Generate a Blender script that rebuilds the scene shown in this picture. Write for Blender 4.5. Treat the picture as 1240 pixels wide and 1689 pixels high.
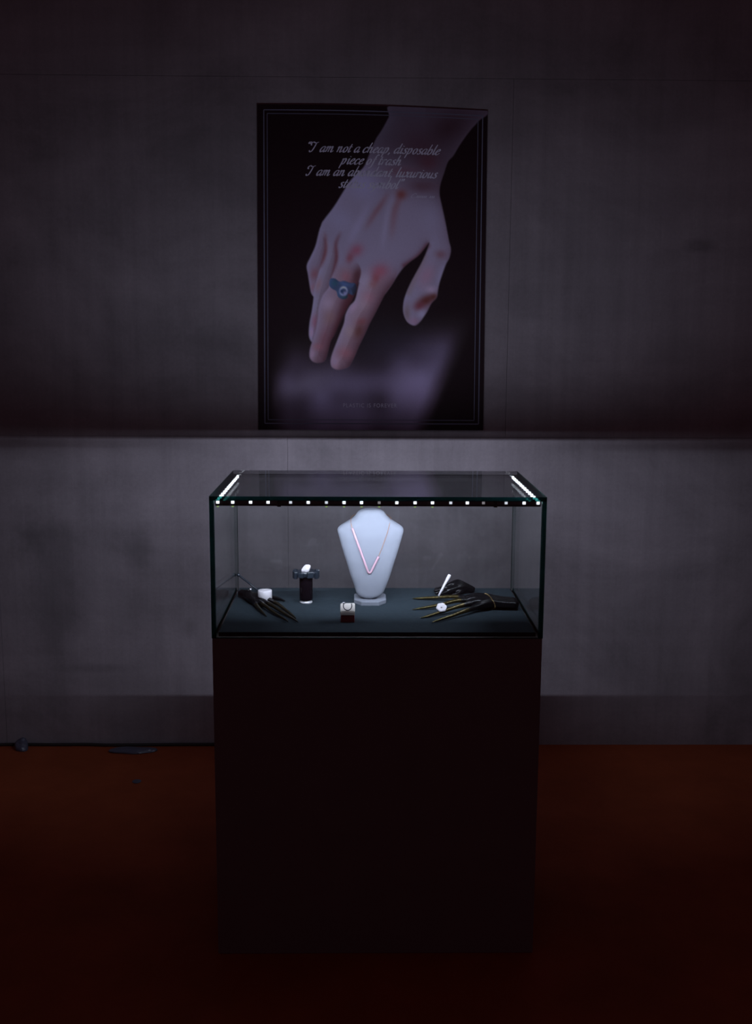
import bpy, bmesh, math, random
import numpy as np
from mathutils import Vector, Matrix

sc = bpy.context.scene
for o in list(bpy.data.objects):
    bpy.data.objects.remove(o)

# ------------------------------------------------------------------ camera
cam_data = bpy.data.cameras.new('camera')
cam_data.sensor_fit = 'HORIZONTAL'
cam_data.sensor_width = 36.0
cam_data.lens = 36.0 * 1793.0 / 1240.0
cam_data.clip_start = 0.05
cam = bpy.data.objects.new('camera', cam_data)
sc.collection.objects.link(cam)
YAW, PITCH, ROLL = 0.0153, 0.1623, 0.0053
fw = Vector((math.sin(YAW) * math.cos(PITCH), math.cos(YAW) * math.cos(PITCH), -math.sin(PITCH)))
rt = Vector((math.cos(YAW), -math.sin(YAW), 0))
up = rt.cross(fw)
rt2 = rt * math.cos(ROLL) + up * math.sin(ROLL)
up2 = -rt * math.sin(ROLL) + up * math.cos(ROLL)
M = Matrix((rt2, up2, -fw)).transposed().to_4x4()
M.translation = Vector((-0.050, -2.861, 1.747))
cam.matrix_world = M
sc.camera = cam

# ------------------------------------------------------------------ world, exposure
# a dark hall: only a trace of warm ambient light, everything else comes from the LED strips
world = bpy.data.worlds.new('dark_hall')
sc.world = world
world.use_nodes = True
bgn = world.node_tree.nodes['Background']
bgn.inputs['Color'].default_value = (1.0, 0.42, 0.56, 1)
bgn.inputs['Strength'].default_value = 0.024
sc.view_settings.view_transform = 'Standard'
sc.view_settings.look = 'None'
sc.view_settings.exposure = 0.0
sc.view_settings.gamma = 1.0
sc.view_settings.use_curve_mapping = False
try:
    sc.cycles.use_denoising = True
    sc.cycles.caustics_reflective = False
    sc.cycles.caustics_refractive = False
    sc.cycles.max_bounces = 10
    sc.cycles.transparent_max_bounces = 24
    sc.cycles.sample_clamp_indirect = 3.0
except Exception:
    pass
LED_COLOR = (0.76, 0.81, 1.0)
FRONT_W, SIDE_W = 9.2, {-1: 1.1, 1: 2.3}     # watts of the front strip and of the side strips
BEAM = math.radians(133)       # beam angle of the diodes

# ------------------------------------------------------------------ helpers
C = sc.collection


def mesh_obj(name, bm, mats, parent=None, smooth=False):
    me = bpy.data.meshes.new(name)
    bmesh.ops.recalc_face_normals(bm, faces=bm.faces) if False else None
    bm.to_mesh(me)
    bm.free()
    if not isinstance(mats, (list, tuple)):
        mats = [mats]
    for m in mats:
        me.materials.append(m)
    if smooth:
        me.polygons.foreach_set('use_smooth', [True] * len(me.polygons))
    o = bpy.data.objects.new(name, me)
    C.objects.link(o)
    if parent:
        o.parent = parent
    return o


def thing(name, label, cat, loc=(0, 0, 0), group=None):
    o = bpy.data.objects.new(name, None)
    o.empty_display_size = 0.05
    C.objects.link(o)
    o.location = loc
    tag(o, label, cat, group)
    return o


def tag(o, label, cat, group=None):
    o['label'] = label
    o['category'] = cat
    if group:
        o['group'] = group


def box(bm, x0, x1, y0, y1, z0, z1, mi=0, bevel=0.0):
    vs = [bm.verts.new(p) for p in ((x0, y0, z0), (x1, y0, z0), (x1, y1, z0), (x0, y1, z0),
                                    (x0, y0, z1), (x1, y0, z1), (x1, y1, z1), (x0, y1, z1))]
    fs = []
    for q in ((0, 3, 2, 1), (4, 5, 6, 7), (0, 1, 5, 4), (1, 2, 6, 5), (2, 3, 7, 6), (3, 0, 4, 7)):
        f = bm.faces.new([vs[i] for i in q])
        f.material_index = mi
        fs.append(f)
    if bevel > 0:
        es = list({e for f in fs for e in f.edges})
        bmesh.ops.bevel(bm, geom=es, offset=bevel, segments=2, profile=0.5, affect='EDGES')
    return fs


def loft(bm, rings, mi=0, cap=True, smooth=False):
    vr = [[bm.verts.new(p) for p in r] for r in rings]
    n = len(vr[0])
    for a, b in zip(vr[:-1], vr[1:]):
        for i in range(n):
            f = bm.faces.new((a[i], a[(i + 1) % n], b[(i + 1) % n], b[i]))
            f.material_index = mi
            f.smooth = smooth
    if cap:
        f = bm.faces.new(list(reversed(vr[0])))
        f.material_index = mi
        f = bm.faces.new(vr[-1])
        f.material_index = mi


def circle(r, z, n=32, cx=0, cy=0):
    return [(cx + r * math.cos(2 * math.pi * i / n), cy + r * math.sin(2 * math.pi * i / n), z) for i in range(n)]


def lathe(bm, prof, n=32, mi=0, smooth=True):
    loft(bm, [circle(r, z, n) for r, z in prof], mi, True, smooth)


def tube(bm, pts, rads, n=8, mi=0):
    pts = [Vector(p) for p in pts]
    if not hasattr(rads, '__len__'):
        rads = [rads] * len(pts)
    rings = []
    prev = None
    for i, p in enumerate(pts):
        t = (pts[min(i + 1, len(pts) - 1)] - pts[max(i - 1, 0)]).normalized()
        if prev is None:
            a = Vector((0, 0, 1)) if abs(t.z) < 0.9 else Vector((1, 0, 0))
            u = t.cross(a).normalized()
        else:
            u = (prev - t * prev.dot(t)).normalized()
        prev = u
        v = t.cross(u)
        rings.append([p + (u * math.cos(2 * math.pi * k / n) + v * math.sin(2 * math.pi * k / n)) * rads[i] for k in range(n)])
    loft(bm, rings, mi, True, True)


def catmull(pts, seg=6, closed=False):
    P = [np.array(p, float) for p in pts]
    n = len(P)
    out = []
    rng = range(n) if closed else range(n - 1)
    for i in rng:
        if closed:
            a, b, c, d = P[i - 1], P[i], P[(i + 1) % n], P[(i + 2) % n]
        else:
            a, b, c, d = P[max(i - 1, 0)], P[i], P[i + 1], P[min(i + 2, n - 1)]
        for k in range(seg):
            t = k / seg
            out.append(0.5 * ((2 * b) + (-a + c) * t + (2 * a - 5 * b + 4 * c - d) * t * t + (-a + 3 * b - 3 * c + d) * t ** 3))
    if not closed:
        out.append(P[-1])
    return out


# ------------------------------------------------------------------ materials
def new_mat(name):
    m = bpy.data.materials.new(name)
    m.use_nodes = True
    nt = m.node_tree
    return m, nt, nt.nodes['Principled BSDF']


def node(nt, t, **kw):
    n = nt.nodes.new(t)
    for k, v in kw.items():
        setattr(n, k, v)
    return n


def simple(name, col, rough=0.5, metal=0.0, spec=0.5, noise=0.0, nscale=60.0, bump=0.0, coat=0.0):
    m, nt, b = new_mat(name)
    b.inputs['Base Color'].default_value = (*col, 1)
    b.inputs['Roughness'].default_value = rough
    b.inputs['Metallic'].default_value = metal
    b.inputs['Specular IOR Level'].default_value = spec
    b.inputs['Coat Weight'].default_value = coat
    if noise or bump:
        tc = node(nt, 'ShaderNodeTexCoord')
        nz = node(nt, 'ShaderNodeTexNoise')
        nz.inputs['Scale'].default_value = nscale
        nz.inputs['Detail'].default_value = 5
        nt.links.new(tc.outputs['Object'], nz.inputs['Vector'])
        if noise:
            r = node(nt, 'ShaderNodeMapRange')
            r.inputs['To Min'].default_value = 1 - noise
            r.inputs['To Max'].default_value = 1 + noise
            nt.links.new(nz.outputs['Fac'], r.inputs['Value'])
            mx = node(nt, 'ShaderNodeVectorMath', operation='SCALE')
            mx.inputs[0].default_value = col
            nt.links.new(r.outputs['Result'], mx.inputs['Scale'])
            nt.links.new(mx.outputs['Vector'], b.inputs['Base Color'])
        if bump:
            bp = node(nt, 'ShaderNodeBump')
            bp.inputs['Strength'].default_value = bump
            bp.inputs['Distance'].default_value = 0.002
            nt.links.new(nz.outputs['Fac'], bp.inputs['Height'])
            nt.links.new(bp.outputs['Normal'], b.inputs['Normal'])
    return m


def concrete_mat():
    m, nt, b = new_mat('raw_concrete')
    L = nt.links.new
    tc = node(nt, 'ShaderNodeNewGeometry')
    P = tc.outputs['Position']

    def noise(scale, vec_scale, detail=6, rough=0.6, dist=0.0):
        mp = node(nt, 'ShaderNodeMapping')
        mp.inputs['Scale'].default_value = vec_scale
        L(P, mp.inputs['Vector'])
        n = node(nt, 'ShaderNodeTexNoise')
        n.inputs['Scale'].default_value = scale
        n.inputs['Detail'].default_value = detail
        n.inputs['Roughness'].default_value = rough
        n.inputs['Distortion'].default_value = dist
        L(mp.outputs['Vector'], n.inputs['Vector'])
        return n.outputs['Fac']

    def rng(v, a, c, lo, hi):
        r = node(nt, 'ShaderNodeMapRange')
        r.inputs['From Min'].default_value = a
        r.inputs['From Max'].default_value = c
        r.inputs['To Min'].default_value = lo
        r.inputs['To Max'].default_value = hi
        L(v, r.inputs['Value'])
        return r.outputs['Result']

    def mul(a, c):
        n = node(nt, 'ShaderNodeMath', operation='MULTIPLY')
        L(a, n.inputs[0])
        L(c, n.inputs[1])
        return n.outputs[0]

    big = rng(noise(1.6, (1, 1, 1.2), 7, 0.62, 0.5), 0.3, 0.72, 0.68, 1.25)
    streak = rng(noise(9.0, (1.6, 1, 0.05), 5, 0.7), 0.3, 0.7, 0.90, 1.08)
    fine = rng(noise(70, (1, 1, 1), 4, 0.7), 0.25, 0.75, 0.92, 1.08)
    hstreak = rng(noise(4.0, (0.12, 1, 3.0), 4, 0.6), 0.3, 0.7, 0.95, 1.05)
    v = mul(mul(mul(big, streak), fine), hstreak)
    # old damp stains and smudges on the concrete: place, size, strength
    wob = noise(5.0, (1, 1, 1), 5, 0.65)
    for (sx, sz, rx, rz, k) in ((-1.34, 0.62, 0.13, 0.42, 0.28), (-0.96, 0.84, 0.06, 0.10, 0.22), (-1.40, 0.88, 0.05, 0.05, 0.15),
                                (1.31, 2.10, 0.06, 0.025, 0.3), (-0.77, 0.52, 0.03, 0.04, 0.2), (-0.60, 1.62, 0.12, 0.16, 0.12),
                                (0.62, 1.88, 0.06, 0.08, 0.12), (-1.17, 0.34, 0.16, 0.02, 0.18)):
        mp = node(nt, 'ShaderNodeMapping')
        mp.inputs['Location'].default_value = (-sx / rx, 0, -sz / rz)
        mp.inputs['Scale'].default_value = (1 / rx, 0, 1 / rz)
        L(P, mp.inputs['Vector'])
        ln = node(nt, 'ShaderNodeVectorMath', operation='LENGTH')
        L(mp.outputs['Vector'], ln.inputs[0])
        ad = node(nt, 'ShaderNodeMath', operation='MULTIPLY_ADD')
        L(wob, ad.inputs[0])
        ad.inputs[1].default_value = 1.8
        L(ln.outputs['Value'], ad.inputs[2])
        v = mul(v, rng(ad.outputs[0], 1.3, 2.2, 1 - k, 1.0))
    sc_ = node(nt, 'ShaderNodeVectorMath', operation='SCALE')
    sc_.inputs[0].default_value = (0.296, 0.256, 0.284)
    L(v, sc_.inputs['Scale'])
    L(sc_.outputs['Vector'], b.inputs['Base Color'])
    b.inputs['Roughness'].default_value = 0.85
    b.inputs['Specular IOR Level'].default_value = 0.2
    bp = node(nt, 'ShaderNodeBump')
    bp.inputs['Strength'].default_value = 0.25
    bp.inputs['Distance'].default_value = 0.004
    L(noise(28, (1, 1, 1), 8, 0.7), bp.inputs['Height'])
    L(bp.outputs['Normal'], b.inputs['Normal'])
    return m


def floor_mat():
    m, nt, b = new_mat('red_brown_floor')
    L = nt.links.new
    tc = node(nt, 'ShaderNodeNewGeometry')
    n = node(nt, 'ShaderNodeTexNoise')
    n.inputs['Scale'].default_value = 3.0
    n.inputs['Detail'].default_value = 8
    n.inputs['Roughness'].default_value = 0.65
    L(tc.outputs['Position'], n.inputs['Vector'])
    cr = node(nt, 'ShaderNodeValToRGB')
    cr.color_ramp.elements[0].position = 0.3
    cr.color_ramp.elements[0].color = (0.29, 0.066, 0.024, 1)
    cr.color_ramp.elements[1].position = 0.75
    cr.color_ramp.elements[1].color = (0.44, 0.105, 0.040, 1)
    L(n.outputs['Fac'], cr.inputs['Fac'])
    L(cr.outputs['Color'], b.inputs['Base Color'])
    b.inputs['Roughness'].default_value = 0.8
    b.inputs['Specular IOR Level'].default_value = 0.15
    n2 = node(nt, 'ShaderNodeTexNoise')
    n2.inputs['Scale'].default_value = 60
    L(tc.outputs['Position'], n2.inputs['Vector'])
    bp = node(nt, 'ShaderNodeBump')
    bp.inputs['Strength'].default_value = 0.2
    bp.inputs['Distance'].default_value = 0.003
    L(n2.outputs['Fac'], bp.inputs['Height'])
    L(bp.outputs['Normal'], b.inputs['Normal'])
    return m


def glass_mat(name='clear_glass', clear=(0.955, 0.975, 0.968)):
    """Flat float glass: clear through, mirror-like by its Fresnel reflectance."""
    m = bpy.data.materials.new(name)
    m.use_nodes = True
    nt = m.node_tree
    nt.nodes.remove(nt.nodes['Principled BSDF'])
    L = nt.links.new
    geo = node(nt, 'ShaderNodeNewGeometry')
    mr = node(nt, 'ShaderNodeMapRange')
    mr.inputs['To Min'].default_value = 1.5
    mr.inputs['To Max'].default_value = 1 / 1.5
    L(geo.outputs['Backfacing'], mr.inputs['Value'])
    fr = node(nt, 'ShaderNodeFresnel')
    L(mr.outputs['Result'], fr.inputs['IOR'])
    tr = node(nt, 'ShaderNodeBsdfTransparent')
    tr.inputs['Color'].default_value = (*clear, 1)
    gl = node(nt, 'ShaderNodeBsdfGlossy')
    gl.inputs['Roughness'].default_value = 0.0
    gl.inputs['Color'].default_value = (1, 1, 1, 1)
    mx = node(nt, 'ShaderNodeMixShader')
    L(fr.outputs['Fac'], mx.inputs['Fac'])
    L(tr.outputs['BSDF'], mx.inputs[1])
    L(gl.outputs['BSDF'], mx.inputs[2])
    L(mx.outputs['Shader'], nt.nodes['Material Output'].inputs['Surface'])
    return m


def edge_mat():
    """Polished edge of the float glass: deep green, passes the light that enters the pane."""
    m = bpy.data.materials.new('green_glass_edge')
    m.use_nodes = True
    nt = m.node_tree
    nt.nodes.remove(nt.nodes['Principled BSDF'])
    L = nt.links.new
    tl = node(nt, 'ShaderNodeBsdfTranslucent')
    tl.inputs['Color'].default_value = (0.003, 0.030, 0.030, 1)
    df = node(nt, 'ShaderNodeBsdfDiffuse')
    df.inputs['Color'].default_value = (0.006, 0.035, 0.030, 1)
    tr = node(nt, 'ShaderNodeBsdfTransparent')
    tr.inputs['Color'].default_value = (0.02, 0.13, 0.11, 1)
    gl = node(nt, 'ShaderNodeBsdfGlossy')
    gl.inputs['Roughness'].default_value = 0.12
    gl.inputs['Color'].default_value = (0.3, 0.5, 0.45, 1)
    a = node(nt, 'ShaderNodeMixShader')
    a.inputs['Fac'].default_value = 0.5
    L(tl.outputs['BSDF'], a.inputs[1])
    L(df.outputs['BSDF'], a.inputs[2])
    b = node(nt, 'ShaderNodeMixShader')
    b.inputs['Fac'].default_value = 0.35
    L(a.outputs['Shader'], b.inputs[1])
    L(tr.outputs['BSDF'], b.inputs[2])
    c = node(nt, 'ShaderNodeMixShader')
    c.inputs['Fac'].default_value = 0.06
    L(b.outputs['Shader'], c.inputs[1])
    L(gl.outputs['BSDF'], c.inputs[2])
    L(c.outputs['Shader'], nt.nodes['Material Output'].inputs['Surface'])
    return m


def emit(name, col, s):
    m = bpy.data.materials.new(name)
    m.use_nodes = True
    nt = m.node_tree
    nt.nodes.remove(nt.nodes['Principled BSDF'])
    e = node(nt, 'ShaderNodeEmission')
    e.inputs['Color'].default_value = (*col, 1)
    e.inputs['Strength'].default_value = s
    nt.links.new(e.outputs['Emission'], nt.nodes['Material Output'].inputs['Surface'])
    return m


MAT = dict(
    concrete=concrete_mat(), floor=floor_mat(), glass=glass_mat(), dimming=glass_mat('dimming_top_glass', (0.84, 0.86, 0.858)), edge=edge_mat(),
    joint=simple('joint_mortar', (0.16, 0.145, 0.15), 0.9),
    plinth=simple('black_painted_wood', (0.23, 0.20, 0.20), 0.6, spec=0.1, noise=0.1, nscale=8),
    deck=simple('charcoal_felt', (0.019, 0.027, 0.033), 0.95, spec=0.05, noise=0.35, nscale=90, bump=0.3),
    velvet=simple('white_velveteen', (0.130, 0.140, 0.164), 0.9, spec=0.1, noise=0.06, nscale=40, bump=0.15),
    pcb=simple('strip_backing', (0.10, 0.09, 0.10), 0.5),
    black=simple('black_plastic', (0.008, 0.008, 0.01), 0.4, spec=0.3),
    lacquer=simple('black_lacquer', (0.003, 0.003, 0.0035), 0.25, spec=0.18),
    bronze=simple('dark_gilded_fingers', (0.060, 0.046, 0.016), 0.26, metal=0.8),
    dimbronze=simple('darker_bronze_fingers', (0.022, 0.017, 0.008), 0.35, metal=0.7),  # darker bronze for the fingers of the left hand
    gold=simple('gold_chain', (0.75, 0.50, 0.22), 0.3, metal=1.0),
    rosegold=simple('rose_gold_chain', (0.20, 0.10, 0.055), 0.4, metal=0.3),
    pink=simple('pale_pink_tube', (0.30, 0.185, 0.225), 0.4, spec=0.3),
    whiteplastic=simple('white_resin', (0.50, 0.48, 0.50), 0.45, spec=0.4, noise=0.04, nscale=90),
    whitestone=simple('white_rough_stone', (0.45, 0.43, 0.45), 0.7, noise=0.1, nscale=120, bump=0.5),
    greyhole=simple('grey_centre', (0.35, 0.33, 0.34), 0.6),
    cream=simple('cream_resin', (0.66, 0.62, 0.57), 0.55, noise=0.04, nscale=60),
    oxblood=simple('oxblood_wood', (0.11, 0.008, 0.010), 0.5, noise=0.2, nscale=60),
    gunmetal=simple('dark_steel', (0.16, 0.18, 0.21), 0.35, metal=1.0),
    silver=simple('silver', (0.75, 0.78, 0.82), 0.25, metal=1.0),
    smoked=simple('smoked_acrylic', (0.003, 0.002, 0.003), 0.12, spec=0.15),
    cuff=simple('blue_black_resin', (0.010, 0.014, 0.020), 0.3, spec=0.3),
    clearfoot=simple('frosted_foot', (0.30, 0.30, 0.31), 0.25, spec=0.6),
    led_die=emit('led_die', LED_COLOR, 8.0),
    led_body=emit('led_body_glow', (0.85, 0.90, 1.0), 14.0),
    leak_hi=emit('led_back_bright', (0.80, 0.88, 1.0), 4.0),
    leak_mid=emit('led_back_medium', (0.82, 0.84, 0.95), 0.9),
    leak_lo=emit('led_back_dim', (0.80, 0.72, 0.78), 0.28),
    reflection_glint=emit('led_reflection_glint', (0.42, 0.62, 0.22), 0.55),  # glowing colour standing in for yellow-green reflections of the diodes
    plastic_film=simple('crumpled_plastic_film', (0.10, 0.11, 0.16), 0.3, spec=0.5),
    cable=simple('black_cable', (0.02, 0.018, 0.018), 0.6),
)

# ------------------------------------------------------------------ setting: wall, floor
WALL_Y = 1.600
bm = bmesh.new()
box(bm, -4.0, 4.0, WALL_Y + 0.0035, WALL_Y + 0.20, -0.05, 4.2)
wall = mesh_obj('wall_back', bm, MAT['joint'])
wall['kind'] = 'structure'
rows = [(-0.02, 1.3295, (-4.0, -2.767, -1.557, -0.347, 2.073, 4.0)),
        (1.3305, 2.7345, (-4.0, -1.878, 0.549, 2.9, 4.0)),
        (2.7355, 4.2, (-4.0, -2.1, 2.073, 4.0))]
rnd = random.Random(4)
for z0, z1, xs in rows:
    for xa, xb in zip(xs[:-1], xs[1:]):
        bm = bmesh.new()
        g = 0.0006
        dy = rnd.uniform(-0.0006, 0.0006)
        box(bm, xa + g, xb - g, WALL_Y + dy, WALL_Y + 0.006, z0, z1, bevel=0.0006)
        mesh_obj('concrete_panel', bm, MAT['concrete'], wall)

bm = bmesh.new()
box(bm, -4.0, 4.0, -4.2, WALL_Y + 0.2, -0.08, 0.0)
fl = mesh_obj('floor', bm, MAT['floor'])
fl['kind'] = 'structure'

# ------------------------------------------------------------------ plinth
W2, DEP, PH, TOP = 0.45, 0.560, 0.930, 1.3195
DZ = 0.942
pl = thing('display_plinth', 'tall black wooden plinth carrying the lit glass case', 'plinth')
bm = bmesh.new()
box(bm, -W2 + 0.001, W2 - 0.001, 0.001, DEP - 0.001, 0.0, PH, bevel=0.002)
mesh_obj('body', bm, MAT['plinth'], pl)
bm = bmesh.new()
box(bm, -W2 + 0.016, W2 - 0.016, 0.020, DEP - 0.014, PH, DZ, bevel=0.0015)
o = mesh_obj('deck', bm, MAT['deck'], pl)
o['label'] = 'charcoal felt covered deck inside the glass'

# ------------------------------------------------------------------ glass case
T = 0.0115
case = thing('glass_case', 'clear glass display case with green edges and lit strips on the plinth', 'display case')


def pane(name, x0, x1, y0, y1, z0, z1, axis):
    bm = bmesh.new()
    fs = box(bm, x0, x1, y0, y1, z0, z1)
    bm.normal_update()
    for f in fs:
        f.material_index = 0 if abs(f.normal[axis]) > 0.9 else 1
    return mesh_obj(name, bm, [MAT['glass'], MAT['edge']], case)


E_ = 0.0002
pane('side_pane', -W2, -W2 + T, 0.0, DEP, PH, TOP - T - E_, 0)
pane('side_pane', W2 - T, W2, 0.0, DEP, PH, TOP - T - E_, 0)
pane('front_pane', -W2 + T + E_, W2 - T - E_, 0.0, T, PH, TOP - T - E_, 1)
pane('back_pane', -W2 + T + E_, W2 - T - E_, DEP - T, DEP, PH, TOP - T - E_, 1)
tp = pane('top_pane', -W2, W2, 0.0, DEP, TOP - T, TOP, 2)
for f in tp.data.polygons:
    if f.normal.y > 0.9:
        f.material_index = 0          # rear edge is polished clear
tp.data.materials[0] = MAT['dimming']  # darker tint added to cut the light reaching the upper wall


def led_mesh(name, leak, with_glint=False):
    """LED at the origin: die on +Y, back of the package on -Y."""
    bm = bmesh.new()
    box(bm, -0.0038, 0.0038, -0.0012, 0.0030, -0.0034, 0.0034, 0)
    bm.normal_update()
    for f in bm.faces:
        if f.normal.y > 0.9:
            f.material_index = 1
    if with_glint:
        box(bm, -0.0030, 0.0030, -0.0012, 0.0004, -0.0132, -0.0098, 2)  # small glowing block imitating the diode's reflection below the strip
    me = bpy.data.meshes.new(name)
    bm.to_mesh(me)
    bm.free()
    for m in (leak, MAT['led_die'], MAT['reflection_glint']):
        me.materials.append(m)
    return me


def put(name, me, loc, rz, parent):
    o = bpy.data.objects.new(name, me)
    o.location = loc
    o.rotation_euler = (0, 0, rz)
    C.objects.link(o)
    o.parent = parent
    return o


LZ = 1.3018
DIP = 0.15       # the strips face slightly downwards


def strip_light(name, watts, length, loc, direction, parent):
    """the light of one row of diodes, thrown in the direction they face"""
    ld = bpy.data.lights.new(name, 'AREA')
    ld.shape = 'RECTANGLE'
    ld.size, ld.size_y = length, 0.006
    ld.energy = watts
    ld.color = LED_COLOR
    ld.spread = BEAM
    o = bpy.data.objects.new(name, ld)
    z = -Vector(direction).normalized()
    x = Vector((0, 0, 1)).cross(z).normalized()
    y = z.cross(x)
    m4 = Matrix((x, y, z)).transposed().to_4x4()
    m4.translation = Vector(loc)
    o.matrix_world = m4
    C.objects.link(o)
    o.parent = parent


LY = T + 0.0016
bm = bmesh.new()
box(bm, -W2 + T + 0.003, W2 - T - 0.003, T + 0.0012, T + 0.0024, 1.2980, 1.3062, 0)
strip = mesh_obj('led_strip', bm, MAT['pcb'], case)
strip['label'] = 'front LED strip seen from behind'
bm = bmesh.new()
box(bm, -W2 + T + 0.003, W2 - T - 0.003, T + 0.0008, T + 0.0050, 1.2920, 1.2980, 0)
mesh_obj('strip_channel', bm, MAT['black'], strip)
lh = led_mesh('led_bright', MAT['leak_hi'])
lht = led_mesh('led_bright_glint', MAT['leak_hi'], True)
lm = led_mesh('led_medium', MAT['leak_mid'])
lmt = led_mesh('led_medium_glint', MAT['leak_mid'], True)
llt = led_mesh('led_dim_glint', MAT['leak_lo'], True)
ll = led_mesh('led_dim', MAT['leak_lo'])
LEDPX = [(356, lht), (384.7, lht), (414, lh), (442.7, lh), (479.5, lm), (508.5, lh), (538.3, lmt), (567.3, lht), (596, lht), (625, llt),
         (654, lh), (684, lht), (712.7, lht), (742.7, lm), (770, lh), (796.6, ll), (834, lm), (863.7, lh), (888.5, lh)]
for px, me in LEDPX:
    x = (px - 623.5) / 553.0 * 0.9
    x = max(min(x, 0.4285), -0.4285)
    put('led', me, (x, LY, LZ), 0, strip)
for px in (460.6, 816.5):
    x = (px - 623.5) / 553.0 * 0.9
    bm = bmesh.new()
    box(bm, x - 0.005, x + 0.005, T + 0.0003, T + 0.007, 1.2895, 1.3066, bevel=0.001)
    mesh_obj('strip_clip', bm, MAT['black'], strip)
strip_light('strip_glow', FRONT_W, 0.86, (0, LY + 0.0045, LZ), (0, 1, -DIP), strip)
side_led = led_mesh('led_side', MAT['led_body'])
for v in side_led.vertices:
    v.co = (v.co.x * 1.2, v.co.y * 1.6, v.co.z * 1.15)
for s in (-1, 1):
    xi = s * (W2 - T - 0.0018)
    bm = bmesh.new()
    box(bm, xi - 0.0006, xi + 0.0006, T + 0.008, DEP - T - 0.004, 1.2960, 1.3064, 0)
    ss = mesh_obj('led_strip', bm, MAT['pcb'], case)
    ss['label'] = 'side LED strip with bright white diodes'
    strip_light('strip_glow', SIDE_W[s], DEP - 2 * T - 0.02, (xi - s * 0.0075, DEP / 2, LZ), (-s, 0, -DIP), ss)
    for k in range(13):
        y = T + 0.016 + k * (DEP - 2 * T - 0.028) / 12
        put('led', side_led, (xi - s * 0.0014, y, LZ), s * math.pi / 2, ss)

# ------------------------------------------------------------------ necklace bust
BX, BY = -0.0165, 0.385
# z, half width, half depth, centre y, x shift
prof = [(0.9545, 0.010, 0.010, -0.032, -0.005), (0.9575, 0.0225, 0.016, -0.030, -0.004), (0.9630, 0.0340, 0.020, -0.028, -0.003), (0.9720, 0.0415, 0.023, -0.025, -0.002),
        (0.9977, 0.0505, 0.027, -0.020, 0), (1.0210, 0.0596, 0.030, -0.015, 0), (1.0445, 0.0669, 0.032, -0.010, 0), (1.0680, 0.0745, 0.034, -0.005, 0),
        (1.0910, 0.0822, 0.035, 0.000, 0), (1.1150, 0.0892, 0.0355, 0.004, 0), (1.1370, 0.0955, 0.0355, 0.006, 0), (1.1515, 0.0998, 0.035, 0.008, 0), (1.1600, 0.1013, 0.0345, 0.010, 0),
        (1.1665, 0.0990, 0.034, 0.011, 0), (1.1720, 0.0930, 0.034, 0.012, 0), (1.1790, 0.0815, 0.0335, 0.013, 0), (1.1860, 0.0690, 0.0335, 0.015, 0.0005), (1.1925, 0.0585, 0.033, 0.016, 0.001),
        (1.2000, 0.0490, 0.0325, 0.018, 0.001), (1.2080, 0.0435, 0.032, 0.019, 0.001), (1.2150, 0.0385, 0.029, 0.020, 0.001), (1.2200, 0.0300, 0.023, 0.020, 0.001), (1.2235, 0.0150, 0.012, 0.020, 0.001)]
pz = np.array([p[0] for p in prof])


def pint(z, k):
    return float(np.interp(z, pz, [p[k] for p in prof]))


EXP = 2.5


def bust_front(x, z, off=0.0):
    """point on the front of the bust at world x, z"""
    w, d, cy, dx = pint(z, 1), pint(z, 2), pint(z, 3), pint(z, 4)
    t = min(abs(x - BX - dx) / w, 0.999)
    return Vector((x, BY + cy - d * (1 - t ** EXP) ** (1 / EXP) - off, z))


bust = thing('necklace_bust', 'white velvet necklace bust standing in the middle of the glass case', 'bust', (BX, BY, DZ))
bm = bmesh.new()
zz = np.linspace(prof[0][0], prof[-1][0], 64)
rings = []
for z in zz:
    w, d, cy, dx = [pint(z, k) for k in (1, 2, 3, 4)]
    r = []
    for i in range(56):
        a = 2 * math.pi * i / 56
        c, s = math.cos(a), math.sin(a)
        r.append((dx + w * math.copysign(abs(c) ** (2 / EXP), c), cy + d * math.copysign(abs(s) ** (2 / EXP), s), z - DZ))
    rings.append(r)
loft(bm, rings, 0, True, True)
torso = mesh_obj('torso', bm, MAT['velvet'], bust)
sm = torso.modifiers.new('smooth', 'SMOOTH')
sm.factor = 0.5
sm.iterations = 4
bm = bmesh.new()
oct_ = [(-0.0495, -0.036), (-0.027, -0.070), (0.025, -0.070), (0.0475, -0.036), (0.0475, 0.030), (0.025, 0.060), (-0.027, 0.060), (-0.0495, 0.030)]
loft(bm, [[(x, y, 0.0) for x, y in oct_], [(x, y, 0.010) for x, y in oct_], [(x * 0.96, y * 0.96, 0.0125) for x, y in oct_]])
mesh_obj('foot', bm, MAT['velvet'], bust)
bm = bmesh.new()
lathe(bm, [(0.020, 0.0125), (0.018, 0.03), (0.016, 0.06)], 20)
mesh_obj('stem', bm, MAT['velvet'], bust).location = (0, 0.018, 0)

# necklace: pale pink bent tube on a fine rose gold chain
neck = thing('necklace', 'pale pink bent tube necklace on a fine rose gold chain hung on the bust', 'necklace', (BX, BY - 0.03, 1.05))


def local(pts, e):
    return [Vector(p) - e.location for p in pts]


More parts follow.
